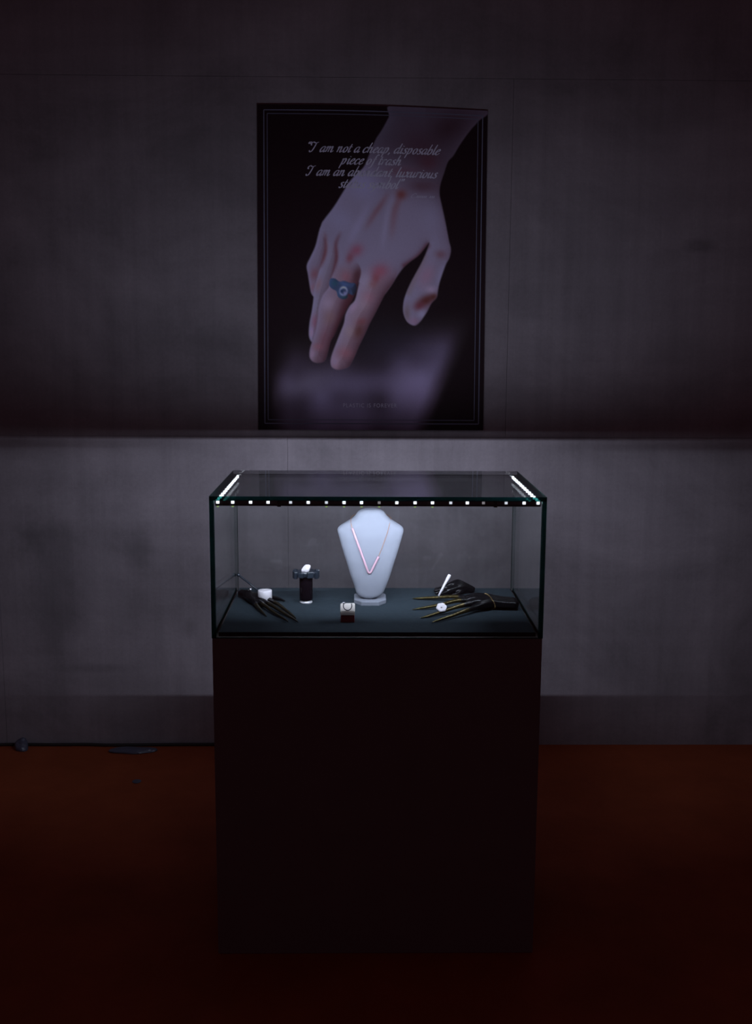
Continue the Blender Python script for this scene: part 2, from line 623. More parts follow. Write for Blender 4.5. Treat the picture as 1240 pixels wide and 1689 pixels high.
tubepts = [(-0.0717, 1.1690), (-0.0560, 1.1265), (-0.0405, 1.0850), (-0.0275, 1.0500), (-0.0235, 1.0400), (-0.0195, 1.0372), (-0.0155, 1.0400), (-0.0085, 1.0540), (0.0074, 1.0856)]
bm = bmesh.new()
pp = [bust_front(x, z, 0.0036) for x, z in catmull(tubepts, 5)]
tube(bm, local(pp, neck), 0.0034, 10)
mesh_obj('tube_pendant', bm, MAT['pink'], neck)
chains = [[(-0.0717, 1.1690), (-0.0742, 1.1760), (-0.0755, 1.1815)], [(0.0074, 1.0856), (0.0150, 1.104), (0.0225, 1.124), (0.0290, 1.1416), (0.0350, 1.160), (0.0400, 1.1800)]]
for ci, ch in enumerate(chains):
    pts = [bust_front(x, z, 0.0014) for x, z in catmull(ch, 6)]
    s = -1 if ci == 0 else 1
    for q in ((s * 0.061, 0.010, 1.1930), (s * 0.054, 0.035, 1.1990), (s * 0.030, 0.054, 1.2040), (0, 0.056, 1.2060)):
        pts.append(Vector((BX + q[0] + 0.001, BY + q[1], q[2])))
    pts = [Vector(p) for p in catmull([tuple(p) for p in pts], 2)]
    bm = bmesh.new()
    tube(bm, local(pts, neck), 0.0008, 6)
    mesh_obj('chain', bm, MAT['rosegold'], neck)

# ------------------------------------------------------------------ ring on the cream and oxblood block
rs = thing('ring_stand', 'small ring block with cream top and dark red base in front of the bust', 'ring stand', (-0.0830, 0.139, DZ))
bm = bmesh.new()
box(bm, -0.0195, 0.0195, -0.0195, 0.0195, 0.0, 0.0205, bevel=0.001)
mesh_obj('base', bm, MAT['oxblood'], rs)
bm = bmesh.new()
yz = [(-0.0205, 0.0208), (0.0205, 0.0208), (0.0205, 0.0470), (0.010, 0.0470), (-0.0205, 0.0330)]
loft(bm, [[(x, y, z) for y, z in yz] for x in (-0.0205, 0.0205)])
bmesh.ops.recalc_face_normals(bm, faces=bm.faces)
bmesh.ops.bevel(bm, geom=list(bm.edges), offset=0.0018, segments=2, affect='EDGES')
mesh_obj('cream_block', bm, MAT['cream'], rs)
rg = thing('open_ring', 'dark open ring with a pale bead end resting on the cream block', 'ring', (-0.0830, 0.1235, DZ + 0.0465))
bm = bmesh.new()
arc = []
for k in range(25):
    a = math.radians(158 + (382 - 158) * k / 24)
    arc.append((0.0118 * math.cos(a), -0.002 + 0.0018 * math.sin(a), 0.0125 * math.sin(a) + 0.002))
tube(bm, arc, 0.00145, 8)
mesh_obj('band', bm, MAT['gunmetal'], rg)
bm = bmesh.new()
bmesh.ops.create_icosphere(bm, subdivisions=3, radius=0.0036, matrix=Matrix.Translation((arc[0][0] + 0.0008, arc[0][1], arc[0][2] + 0.003)))
mesh_obj('bead', bm, MAT['silver'], rg, True)
bm = bmesh.new()
bmesh.ops.create_icosphere(bm, subdivisions=2, radius=0.0019, matrix=Matrix.Translation(arc[-1]))
mesh_obj('bead_tip', bm, MAT['silver'], rg, True)

# ------------------------------------------------------------------ smoked post with cuff and stone
ps = thing('display_post', 'dark smoked cylinder post on a pale foot left of the bust', 'display stand', (-0.2110, 0.348, DZ))
bm = bmesh.new()
lathe(bm, [(0.0175, 0.0), (0.0190, 0.0015), (0.0190, 0.0050), (0.0150, 0.0075), (0.0150, 0.0090)], 32)
mesh_obj('foot', bm, MAT['clearfoot'], ps)
bm = bmesh.new()
lathe(bm, [(0.0150, 0.0090), (0.0195, 0.0115), (0.0200, 0.0140), (0.0200, 0.0800), (0.0190, 0.0815)], 40)
mesh_obj('post', bm, MAT['smoked'], ps)
cf = thing('resin_cuff', 'chunky blue-black faceted cuff with white stone on top of the smoked post', 'bracelet', (-0.2110, 0.348, DZ + 0.0816))
bm = bmesh.new()
n8 = 8
ring_o = [[(r * math.cos(2 * math.pi * (i + 0.5) / n8), 0.8 * r * math.sin(2 * math.pi * (i + 0.5) / n8), z) for i in range(n8)] for r, z in ((0.030, 0.0), (0.034, 0.003), (0.036, 0.013), (0.034, 0.0165))]
loft(bm, ring_o)
mesh_obj('hoop', bm, MAT['cuff'], cf)
for i in range(8):
    a = 2 * math.pi * i / 8 + math.pi / 8
    bm = bmesh.new()
    h = 0.0075 if i % 2 else 0.0095
    box(bm, -0.0055, 0.0055, -h, h, -0.004 if i not in (5, 6) else 0.001, 0.0195 - 0.002 * (i % 3), bevel=0.0016)
    bmesh.ops.rotate(bm, verts=bm.verts, cent=(0, 0, 0), matrix=Matrix.Rotation(a, 3, 'Z'))
    bmesh.ops.translate(bm, verts=bm.verts, vec=(0.0350 * math.cos(a), 0.028 * math.sin(a), 0))
    mesh_obj('facet_block', bm, MAT['cuff'], cf)
bm = bmesh.new()
bmesh.ops.create_icosphere(bm, subdivisions=3, radius=1.0)
rr = random.Random(11)
dirs = [(Vector((rr.gauss(0, 1), rr.gauss(0, 1), rr.gauss(0, 1))).normalized(), rr.uniform(0.72, 0.92)) for _ in range(11)]
for v in bm.verts:
    p = v.co.copy()
    for d, k in dirs:
        e = p.dot(d) - k
        if e > 0:
            p -= d * e
    v.co = Vector((p.x * 0.0150, p.y * 0.012, p.z * 0.0135 + 0.30 * p.x * 0.0135 + 0.0250))
o = mesh_obj('stone', bm, MAT['whitestone'], cf)
o['label'] = 'rough white stone'
o.location = (0.001, -0.008, 0.0)


# ------------------------------------------------------------------ display hands
def make_hand(name, label, loc, chains, vox=0.0017, gilt='bronze'):
    """chains: (points with radius, tag); all joined into one skin."""
    e = thing(name, label, 'mannequin hand', loc)
    bm = bmesh.new()
    for pts, tg in chains:
        cp = catmull(pts, 7)
        for a, b in zip(cp[:-1], cp[1:]):
            L_ = np.linalg.norm((b - a)[:3])
            n = max(1, int(L_ / (0.3 * max(min(a[3], b[3]), 0.001))))
            for k in range(n):
                q = a + (b - a) * k / n
                bmesh.ops.create_icosphere(bm, subdivisions=1, radius=q[3] * 1.03, matrix=Matrix.Translation(q[:3]))
        q = cp[-1]
        bmesh.ops.create_icosphere(bm, subdivisions=2, radius=q[3], matrix=Matrix.Translation(q[:3]))
    me = bpy.data.meshes.new('tmp')
    bm.to_mesh(me)
    bm.free()
    tmp = bpy.data.objects.new('tmp', me)
    C.objects.link(tmp)
    r = tmp.modifiers.new('r', 'REMESH')
    r.mode = 'VOXEL'
    r.voxel_size = vox
    s = tmp.modifiers.new('s', 'SMOOTH')
    s.factor = 0.5
    s.iterations = 5
    bpy.context.view_layer.update()
    dg = bpy.context.evaluated_depsgraph_get()
    out = bpy.data.meshes.new_from_object(tmp.evaluated_get(dg))
    bpy.data.objects.remove(tmp)
    out.materials.clear()
    out.materials.append(MAT['lacquer'])
    out.materials.append(MAT[gilt])
    # gilded where the skin belongs to a finger
    fp = [np.array(q[:3]) for pts, tg in chains if tg == 'finger' for q in catmull(pts, 5)[6:]]
    bp_ = [np.array(q[:3]) for pts, tg in chains if tg != 'finger' for q in catmull(pts, 5)]
    cen = np.empty(len(out.polygons) * 3)
    out.polygons.foreach_get('center', cen)
    cen = cen.reshape(-1, 3)

    def near(P):
        P = np.array(P)
        return np.sqrt(((cen[:, None, :] - P[None]) ** 2).sum(2)).min(1)
    if fp:
        idx = (near(fp) < near(bp_) * 0.95).astype(np.int32)
        out.polygons.foreach_set('material_index', idx)
    out.polygons.foreach_set('use_smooth', np.ones(len(out.polygons), bool))
    o = bpy.data.objects.new('hand', out)
    C.objects.link(o)
    o.parent = e
    return e


# right hand: wrist on the right, back arched, fingers reaching left onto the deck
RH = (0.30, 0.252, DZ)
rh = make_hand('display_hand', 'black lacquered display hand with gilded fingers and gold bracelet right of the bust', RH, [
    # forearm, wrist and back of the hand
    ([(0.108, 0.036, 0.018, 0.0160), (0.065, 0.044, 0.020, 0.0170), (0.036, 0.050, 0.023, 0.0180), (0.005, 0.062, 0.026, 0.0155), (-0.022, 0.074, 0.022, 0.0110)], 'palm'),
    ([(0.108, 0.010, 0.018, 0.0160), (0.065, 0.014, 0.020, 0.0170), (0.036, 0.018, 0.023, 0.0180), (0.002, 0.020, 0.024, 0.0155), (-0.025, 0.016, 0.020, 0.0105)], 'palm'),
    ([(0.036, 0.034, 0.024, 0.0180), (0.004, 0.042, 0.027, 0.0160), (-0.026, 0.046, 0.022, 0.0105)], 'palm'),
    ([(0.036, 0.012, 0.021, 0.0170), (0.006, -0.008, 0.019, 0.0135), (-0.016, -0.020, 0.015, 0.0090)], 'palm'),
    # fingers
    ([(-0.020, 0.078, 0.020, 0.0090), (-0.065, 0.108, 0.0170, 0.0066), (-0.112, 0.126, 0.0100, 0.0055), (-0.160, 0.134, 0.0055, 0.0043), (-0.186, 0.138, 0.0034, 0.0020)], 'finger'),
    ([(-0.022, 0.044, 0.022, 0.0095), (-0.062, 0.036, 0.0220, 0.0072), (-0.105, 0.024, 0.0140, 0.0060), (-0.155, 0.012, 0.0070, 0.0047), (-0.192, 0.004, 0.0034, 0.0020)], 'finger'),
    ([(-0.020, 0.012, 0.019, 0.0090), (-0.058, -0.014, 0.0180, 0.0070), (-0.100, -0.042, 0.0120, 0.0058), (-0.145, -0.073, 0.0060, 0.0046), (-0.174, -0.092, 0.0034, 0.0020)], 'finger'),
    ([(-0.008, -0.018, 0.015, 0.0088), (-0.048, -0.060, 0.0140, 0.0068), (-0.088, -0.094, 0.0090, 0.0055), (-0.120, -0.119, 0.0060, 0.0044), (-0.144, -0.139, 0.0034, 0.0020)], 'finger'),
    ([(0.030, 0.060, 0.018, 0.012), (0.008, 0.096, 0.012, 0.0080), (-0.022, 0.116, 0.0085, 0.0062), (-0.046, 0.128, 0.0065, 0.0046)], 'palm'),
])

# rear hand, mostly behind the first one: only its arched back and wrist show
bh = make_hand('display_hand', 'plain black display hand lying behind the gilded one near the back pane', (0.258, 0.452, DZ), [
    ([(0.046, 0.022, 0.013, 0.0120), (0.024, 0.020, 0.021, 0.0160), (0.000, 0.020, 0.028, 0.0180), (-0.022, 0.022, 0.022, 0.0145), (-0.042, 0.028, 0.015, 0.0105)], 'palm'),
    ([(0.024, 0.015, 0.020, 0.0160), (-0.004, -0.002, 0.022, 0.0155), (-0.032, -0.010, 0.016, 0.0115)], 'palm'),
    ([(-0.032, 0.032, 0.016, 0.0092), (-0.050, 0.042, 0.0110, 0.0066), (-0.066, 0.048, 0.0075, 0.0048)], 'palm'),
    ([(-0.032, 0.020, 0.016, 0.0092), (-0.054, 0.022, 0.0110, 0.0066), (-0.070, 0.024, 0.0075, 0.0048)], 'palm'),
    ([(-0.032, 0.002, 0.016, 0.0092), (-0.054, -0.003, 0.0110, 0.0066), (-0.068, -0.006, 0.0075, 0.0048)], 'palm'),
    ([(-0.028, -0.012, 0.016, 0.0090), (-0.046, -0.020, 0.0110, 0.0064), (-0.060, -0.026, 0.0075, 0.0046)], 'palm'),
    ([(0.014, 0.004, 0.016, 0.0095), (0.000, -0.018, 0.0100, 0.0068), (-0.016, -0.026, 0.0070, 0.0050)], 'palm'),
])

# left hand, pointing to the lower right
lh_ = make_hand('display_hand', 'black display hand with bronze fingers lying at the left of the deck', (-0.365, 0.352, DZ), [
    ([(-0.048, 0.060, 0.014, 0.0135), (-0.025, 0.030, 0.016, 0.0150), (0.005, -0.010, 0.013, 0.0120), (0.030, -0.045, 0.013, 0.010)], 'palm'),
    ([(-0.025, 0.030, 0.016, 0.0150), (0.020, 0.002, 0.013, 0.0120), (0.048, -0.030, 0.012, 0.010)], 'palm'),
    ([(-0.025, 0.030, 0.016, 0.0160), (-0.012, -0.016, 0.015, 0.0125), (0.008, -0.052, 0.011, 0.009)], 'palm'),
    ([(0.040, -0.022, 0.014, 0.0090), (0.072, -0.068, 0.0130, 0.0066), (0.098, -0.118, 0.0085, 0.0054), (0.122, -0.168, 0.0048, 0.0040), (0.134, -0.196, 0.0034, 0.0022)], 'finger'),
    ([(0.026, -0.038, 0.014, 0.0090), (0.058, -0.092, 0.0140, 0.0068), (0.090, -0.146, 0.0090, 0.0055), (0.126, -0.204, 0.0048, 0.0042), (0.142, -0.236, 0.0034, 0.0022)], 'finger'),
    ([(0.014, -0.046, 0.013, 0.0088), (0.042, -0.100, 0.0120, 0.0064), (0.070, -0.156, 0.0080, 0.0052), (0.100, -0.206, 0.0048, 0.0040), (0.114, -0.232, 0.0034, 0.0022)], 'finger'),
    ([(0.000, -0.040, 0.012, 0.0085), (0.014, -0.090, 0.0110, 0.0062), (0.032, -0.138, 0.0070, 0.0048), (0.048, -0.176, 0.0036, 0.0024)], 'finger'),
    ([(0.000, 0.030, 0.012, 0.0100), (0.034, 0.034, 0.0095, 0.0070), (0.066, 0.020, 0.0080, 0.0055), (0.088, 0.000, 0.0050, 0.0030)], 'palm'),
], gilt='dimbronze')

# white puck ring on the left hand
wr = thing('puck_ring', 'large white cylinder ring worn on the left black hand', 'ring', (-0.3345, 0.338, DZ + 0.0130))
bm = bmesh.new()
lathe(bm, [(0.0195, 0.0), (0.0212, 0.0015), (0.0212, 0.0275), (0.0200, 0.0290), (0.0040, 0.0293), (0.0030, 0.0280)], 48)
mesh_obj('puck', bm, MAT['whiteplastic'], wr)
bm = bmesh.new()
tube(bm, [(0.002 + 0.0105 * math.cos(t), -0.002, 0.0005 - 0.0105 * math.sin(t)) for t in np.linspace(0, math.pi, 15)], 0.0014, 8)
mesh_obj('band', bm, MAT['silver'], wr)

# thin black pin leaning over the left wrist
pin = thing('knobbed_pin', 'thin dark rod with a small knob leaning beside the left black hand', 'pin', (-0.385, 0.485, DZ + 0.0055))
bm = bmesh.new()
tube(bm, [(0.020, -0.012, 0.0000), (-0.010, 0.002, 0.021), (-0.040, 0.014, 0.0410), (-0.0455, 0.016, 0.0450)], 0.0034, 10)
mesh_obj('rod', bm, MAT['cuff'], pin)
bm = bmesh.new()
bmesh.ops.create_icosphere(bm, subdivisions=3, radius=0.0062, matrix=Matrix.Translation((-0.0470, 0.0165, 0.0462)))
mesh_obj('knob', bm, MAT['cuff'], pin, True)
# small glossy bead ring beside the wrist
br = thing('bead_ring', 'small black ring with a shiny pale bead beside the left wrist', 'ring', (-0.389, 0.375, DZ + 0.018))
bm = bmesh.new()
bmesh.ops.create_icosphere(bm, subdivisions=3, radius=0.0040, matrix=Matrix.Translation((0.008, -0.006, 0.018)))
mesh_obj('bead', bm, MAT['silver'], br, True)
bm = bmesh.new()
tube(bm, [(0.0125 * math.cos(t), -0.004, 0.002 + 0.0135 * math.sin(t)) for t in np.linspace(-0.6, math.pi + 0.6, 25)], 0.0026, 8)
mesh_obj('band', bm, MAT['lacquer'], br)

# white bar ring on the first finger of the right hand
sr = thing('bar_ring', 'tall slanted white bar ring on the rear finger of the gilded hand', 'ring', (0.1925, 0.376, DZ + 0.0160))
bm = bmesh.new()
pts = [(0.0, 0.0, 0.0), (0.010, 0.005, 0.0180), (0.021, 0.010, 0.0385), (0.0325, 0.015, 0.0590), (0.0345, 0.016, 0.0620)]
tube(bm, pts, [0.0030, 0.0034, 0.0042, 0.0054, 0.0046], 12)
mesh_obj('bar', bm, MAT['whiteplastic'], sr)
bm = bmesh.new()
tube(bm, [(0.001, 0.0075 * math.cos(t) + 0.001, -0.0035 + 0.0068 * math.sin(t)) for t in np.linspace(0, 2 * math.pi, 25)], 0.0011, 6)
mesh_obj('band', bm, MAT['silver'], sr)

# white rosette ring
fr_ = thing('rosette_ring', 'round white petalled ring with grey centre on a gilded finger', 'ring', (0.1885, 0.205, DZ + 0.0225))
rot = Matrix.Rotation(math.radians(44), 4, 'X') @ Matrix.Rotation(0.2, 4, 'Z')
bm = bmesh.new()
n = 48
rings = []
for r, z in ((0.60, -0.003), (0.93, -0.0025), (1.0, 0.0), (0.95, 0.0022), (0.70, 0.0030), (0.35, 0.0022), (0.25, 0.0014)):
    rings.append([(0.0152 * r * (1 + 0.05 * (r > .5) * math.cos(6 * 2 * math.pi * i / n)) * math.cos(2 * math.pi * i / n), 0.0152 * r * (1 + 0.05 * (r > .5) * math.cos(6 * 2 * math.pi * i / n)) * math.sin(2 * math.pi * i / n), z) for i in range(n)])
loft(bm, rings, 0, True, True)
bmesh.ops.transform(bm, matrix=rot, verts=bm.verts)
mesh_obj('rosette', bm, MAT['whiteplastic'], fr_)
bm = bmesh.new()
bmesh.ops.create_icosphere(bm, subdivisions=2, radius=0.0026, matrix=rot @ Matrix.Translation((0, 0, 0.0016)))
mesh_obj('centre', bm, MAT['greyhole'], fr_, True)
bm = bmesh.new()
tube(bm, [(0.0035 * math.cos(t) + 0.004, 0.0078 * math.cos(t) + 0.009, -0.0085 + 0.0075 * math.sin(t)) for t in np.linspace(0, 2 * math.pi, 25)], 0.0010, 6)
mesh_obj('band', bm, MAT['silver'], fr_)

# gold bead bracelet round the right wrist
bc = thing('bead_bracelet', 'thin gold bead bracelet around the wrist of the gilded hand', 'bracelet', (0.338, 0.285, DZ + 0.0225))
bead_me = bpy.data.meshes.new('bead')
bm = bmesh.new()
bmesh.ops.create_icosphere(bm, subdivisions=2, radius=0.0017)
bm.to_mesh(bead_me)
bm.free()
bead_me.materials.append(MAT['gold'])
for k in range(36):
    t = 2 * math.pi * k / 36
    p = Vector((0.010 * math.cos(t) - 0.008 * math.sin(t), -0.0375 * math.cos(t), 0.0205 * math.sin(t)))
    o = bpy.data.objects.new('bead', bead_me)
    o.location = p
    C.objects.link(o)
    o.parent = bc

# ------------------------------------------------------------------ poster
PW, PHT = 300, 430
# corners in the wall plane: x, z
TL, TR, BL, BR = (-0.455, 2.630), (0.4475, 2.613), (-0.4655, 1.3575), (0.4560, 1.3590)


def poster_pt(u, v, lift=0.0):
    """u 0..1 left to right, v 0..1 top to bottom"""
    x = (TL[0] * (1 - u) + TR[0] * u) * (1 - v) + (BL[0] * (1 - u) + BR[0] * u) * v
    z = (TL[1] * (1 - u) + TR[1] * u) * (1 - v) + (BL[1] * (1 - u) + BR[1] * u) * v
    z = z + 0.006 * np.sin(np.pi * u) * (1 - v)
    y = WALL_Y - 0.0075 - 0.0025 * np.sin(3.1 * u + 1.2 * v) * np.cos(2.3 * v + 0.4) - lift
    return x, y, z


GX0, GX1, GY0, GY1 = 425.0, 801.5, 173.0, 709.0      # layout grid of the artwork


KV = 0.0464                                          # the artwork is spaced slightly wider at its head


def art(x, y, lift=0.0):
    t = (np.asarray(y, float) - GY0) / (GY1 - GY0)
    v = t - KV * t * (1 - t)
    v = v - (v + KV * v * (1 - v) - t)
    return poster_pt((np.asarray(x, float) - GX0) / (GX1 - GX0), v, lift)


U, V = np.meshgrid(np.linspace(0, 1, PW), np.linspace(0, 1, PHT))
AX = GX0 + U * (GX1 - GX0)
AY = GY0 + (V + KV * V * (1 - V)) * (GY1 - GY0)


def sdf_poly(pts, seg=5):
    P = np.array(catmull(pts, seg, True))
    Q = np.roll(P, -1, 0)
    x0, y0 = P[:, 0].min() - 16, P[:, 1].min() - 16
    x1, y1 = P[:, 0].max() + 16, P[:, 1].max() + 16
    d = np.full(AX.shape, -20.0)
    sel = (AX > x0) & (AX < x1) & (AY > y0) & (AY < y1)
    px, py = AX[sel], AY[sel]
    best = np.full(px.shape, 1e9)
    ins = np.zeros(px.shape, bool)
    for a, b in zip(P, Q):
        ex, ey = b - a
        t = np.clip(((px - a[0]) * ex + (py - a[1]) * ey) / (ex * ex + ey * ey + 1e-9), 0, 1)
        best = np.minimum(best, (px - a[0] - t * ex) ** 2 + (py - a[1] - t * ey) ** 2)
        c = (a[1] > py) != (b[1] > py)
        ins ^= c & (px < ex * (py - a[1]) / (ey if abs(ey) > 1e-9 else 1e-9) + a[0])
    d[sel] = np.where(ins, 1, -1) * np.sqrt(best)
    return d


def smooth(t):
    t = np.clip(t, 0, 1)
    return t * t * (3 - 2 * t)


IMG = np.zeros(AX.shape + (3,)) + np.array([13.0, 5.0, 9.0])
rg_ = np.random.RandomState(3)


def vnoise(scale, seed):
    r = np.random.RandomState(seed)
    g = r.rand(64, 64)
    fx, fy = AX / scale % 63, AY / scale % 63
    ix, iy = fx.astype(int), fy.astype(int)
    tx, ty = smooth(fx - ix), smooth(fy - iy)
    return (g[iy, ix] * (1 - tx) + g[iy, ix + 1] * tx) * (1 - ty) + (g[iy + 1, ix] * (1 - tx) + g[iy + 1, ix + 1] * tx) * ty


def over(col, a):
    global IMG
    a = np.clip(a, 0, 1)[..., None]
    IMG = IMG * (1 - a) + np.array(col, float) * a


def blob(x, y, rx, ry, ang, col, al, mask=None):
    c, s = math.cos(math.radians(ang)), math.sin(math.radians(ang))
    dx, dy = AX - x, AY - y
    u, v = (dx * c + dy * s) / rx, (-dx * s + dy * c) / ry
    a = al * np.exp(-(u * u + v * v))
    over(col, a if mask is None else a * mask)


def stroke(pts, w, col, al, mask=None, taper=False):
    P = catmull(pts, 6)
    best = np.full(AX.shape, 1e9)
    wt = np.ones(AX.shape)
    n = len(P) - 1
    for i, (a, b) in enumerate(zip(P[:-1], P[1:])):
        ex, ey = b - a
        t = np.clip(((AX - a[0]) * ex + (AY - a[1]) * ey) / (ex * ex + ey * ey + 1e-9), 0, 1)
        d = (AX - a[0] - t * ex) ** 2 + (AY - a[1] - t * ey) ** 2
        if taper:
            wt = np.where(d < best, np.sin(np.pi * (0.06 + 0.88 * (i + t) / n)), wt)
        best = np.minimum(best, d)
    a = al * np.exp(-best / (w * w)) * wt
    over(col, a if mask is None else a * mask)


# soft pale cloth at the foot of the picture
nz = 0.72 + 0.55 * (vnoise(70, 1) - 0.5) + 0.35 * (vnoise(33, 2) - 0.5)
cl = smooth((AY - 520 - 26 * np.sin((AX - 440) / 75)) / 125) * smooth((AX - 436 - (AY < 620) * 0.30 * np.maximum(620 - AY, 0)) / 46) * smooth((746 + (640 - AY) * 0.42 - AX) / 44)
over((81, 75, 101), np.clip(cl * nz, 0, 1) * 0.95)
blob(500, 636, 55, 24, -20, (100, 96, 120), 0.42, smooth(cl * 3))
blob(690, 640, 48, 40, 20, (94, 84, 112), 0.35, smooth(cl * 3))
blob(560, 676, 60, 16, 8, (66, 60, 82), 0.45, smooth(cl * 3))
blob(640, 560, 70, 40, 0, (32, 28, 46), 0.35)

LGT, MID, RED, DRK = (82, 80, 104), (73, 64, 82), (86, 42, 56), (46, 26, 34)


def part(pts, base, soft=1.6, fade=None, lite=(92, 90, 116), dark=(44, 26, 36), lk=0.55, dk=0.75, rim=9.0):
    d = sdf_poly(pts)
    m = smooth((d + soft) / (2 * soft))
    if fade:
        m = m * smooth((AY - fade[0]) / (fade[1] - fade[0]))
    gy, gx = np.gradient(d)
    gl = np.sqrt(gx ** 2 + gy ** 2) + 1e-6
    side = (gx * 0.93 + gy * 0.36) / gl            # + on the left rim, - on the right rim
    fall = np.exp(-np.clip(d, 0, 99) / rim)
    over(base, m)
    over(lite, m * lk * np.clip(side, 0, 1) * fall)
    over(dark, m * dk * np.clip(-side, 0, 1) * fall)
    return m


# little finger, folded behind
m = part([(530, 372), (520.5, 405), (512.6, 423), (506, 438), (508, 453), (511.5, 475), (514, 485), (519, 489), (526, 478), (533, 450), (540, 415), (542, 385)], (74, 66, 84), dk=.35, rim=6)
blob(519, 452, 7, 10, 20, (76, 46, 56), .65, m)
blob(516, 474, 5, 8, 15, (84, 60, 74), .6, m)
# ring finger
m = part([(541, 385), (536, 419), (529, 440), (523, 460), (518, 480), (517, 494), (514, 515), (511, 530), (509.5, 545), (510, 556), (514, 564), (519, 562), (524, 545), (530, 510), (540, 478), (552, 445), (560, 415), (562, 388)], (76, 69, 86), dk=.35, rim=7)
blob(525, 470, 6, 12, 15, (86, 66, 76), .6, m)
blob(519, 530, 5, 12, 5, (88, 52, 70), .55, m)
blob(514, 549, 4, 9, 5, (104, 84, 116), .6, m)
# arm, back of the hand and thumb
arm = [(652, 168), (640.5, 191), (629, 213), (619, 229), (608, 255), (599.7, 274), (588.5, 285), (577, 298), (571, 307), (551, 340), (536, 360), (530, 370),
       (530, 385), (541, 398), (552, 412), (555, 432), (549, 455), (547, 472), (560, 478), (576, 474), (589, 464), (600, 470), (616, 482), (632, 485), (641, 476), (649, 464), (658, 450), (667, 438), (677, 429), (690, 419), (700, 407), (708, 397),
       (703, 414), (695.5, 431), (687.7, 446), (678.7, 463), (672, 478), (667, 493), (665.5, 507), (667, 518), (672, 528.5), (679, 534), (686.5, 535), (694, 529),
       (700, 520.6), (706, 511), (712.6, 498), (721, 488), (723, 478), (725, 466), (730, 449), (736, 432), (741.6, 421), (744, 407), (740.5, 392), (734, 360), (727, 330),
       (724, 315), (725, 300), (731, 279.5), (737, 261), (746, 250), (755.5, 233), (766.5, 216), (776, 203), (785, 192), (798, 168)]
m = part(arm, (76, 70, 89), lk=.25, dk=.3, rim=8)
HM = m
# arm falls into shade towards the top right
over((42, 34, 46), m * 0.86 * smooth((335 - AY + (AX - 640) * 0.42) / 120))
over((58, 56, 72), m * 0.6 * np.exp(-np.clip(sdf_poly(arm), 0, 99) / 16) * smooth((280 - AY) / 80) * (AX < 700))
over((60, 54, 70), m * 0.5 * np.exp(-np.clip(sdf_poly(arm), 0, 99) / 7) * smooth((300 - AY) / 80) * (AX > 700))
blob(705, 262, 16, 15, 0, (52, 26, 36), .6, m)
blob(690, 240, 30, 26, 30, (42, 26, 38), .6, m)
blob(738, 205, 36, 22, -40, (30, 16, 24), .6, m)
blob(696, 304, 24, 11, 0, (48, 30, 40), .6, m)
blob(662, 280, 26, 8, 0, (60, 38, 50), .5, m)
blob(600, 302, 26, 26, 30, (84, 82, 112), .55, m)
blob(560, 360, 26, 20, 40, (84, 82, 108), .4, m)
blob(712, 352, 18, 26, 0, (80, 76, 98), .4, m)
stroke([(640, 316), (628, 336), (617, 352), (603, 376)], 5, (72, 48, 58), .6, m, True)
stroke([(664, 315), (656, 330), (650, 350), (646, 390)], 6, (74, 50, 60), .55, m, True)
blob(661, 318, 9, 8, 0, (66, 32, 34), .7, m)
stroke([(652, 312), (640, 345), (634, 380), (630, 410)], 5, (88, 84, 106), .4, m, True)
stroke([(610, 330), (590, 372), (574, 402)], 7, (90, 86, 112), .35, m, True)
stroke([(705, 402), (690, 421), (668, 436)], 4.5, (52, 22, 30), .6, m)
# knuckle grooves
stroke([(536, 384), (537.5, 408), (534, 426), (528, 442)], 3.2, (66, 38, 46), .75, None, True)
stroke([(561, 384), (554, 402), (555, 424), (551, 446), (546, 460)], 3.4, (62, 36, 46), .8, None, True)
blob(588, 412, 11, 9, -35, (84, 40, 56), .6, m)
blob(577, 425, 6, 9, 20, (74, 34, 44), .6, m)
# middle finger
m = part([(556, 430), (551, 447), (545, 462), (541, 475), (532, 488), (526, 506), (524.5, 524), (521.5, 542), (517, 558), (512.5, 571), (510.5, 582), (511.5, 591), (517, 597), (526, 598.5), (536, 594.5),
          (541, 580), (546, 562), (552, 552), (558, 538), (565, 524), (573.5, 506), (580, 496), (587, 480), (591, 466), (596, 448), (588, 430), (574, 420)], (76, 62, 76), lk=.5, dk=.85, rim=10, fade=(424, 462))
FM = m
over((46, 20, 28), m * .78 * smooth((AX - (566 - (AY - 470) * 0.34)) / 20) * smooth((AY - 455) / 25) * smooth((600 - AY) / 60))
blob(566, 445, 15, 15, 20, (80, 62, 74), .5, m)
blob(590, 448, 7, 18, 15, (42, 20, 26), .75, m)
blob(571, 455, 8, 10, 0, (88, 54, 66), .5, m)
blob(541, 500, 11, 14, 20, (98, 88, 108), .55, m)
blob(544, 524, 10, 12, 10, (80, 62, 66), .5, m)
blob(534, 560, 9, 20, 15, (74, 48, 60), .6, m)
blob(515, 584, 4.5, 9, 10, (100, 84, 104), .7, m)
blob(524, 572, 9, 6, 10, (92, 60, 72), .5, m)
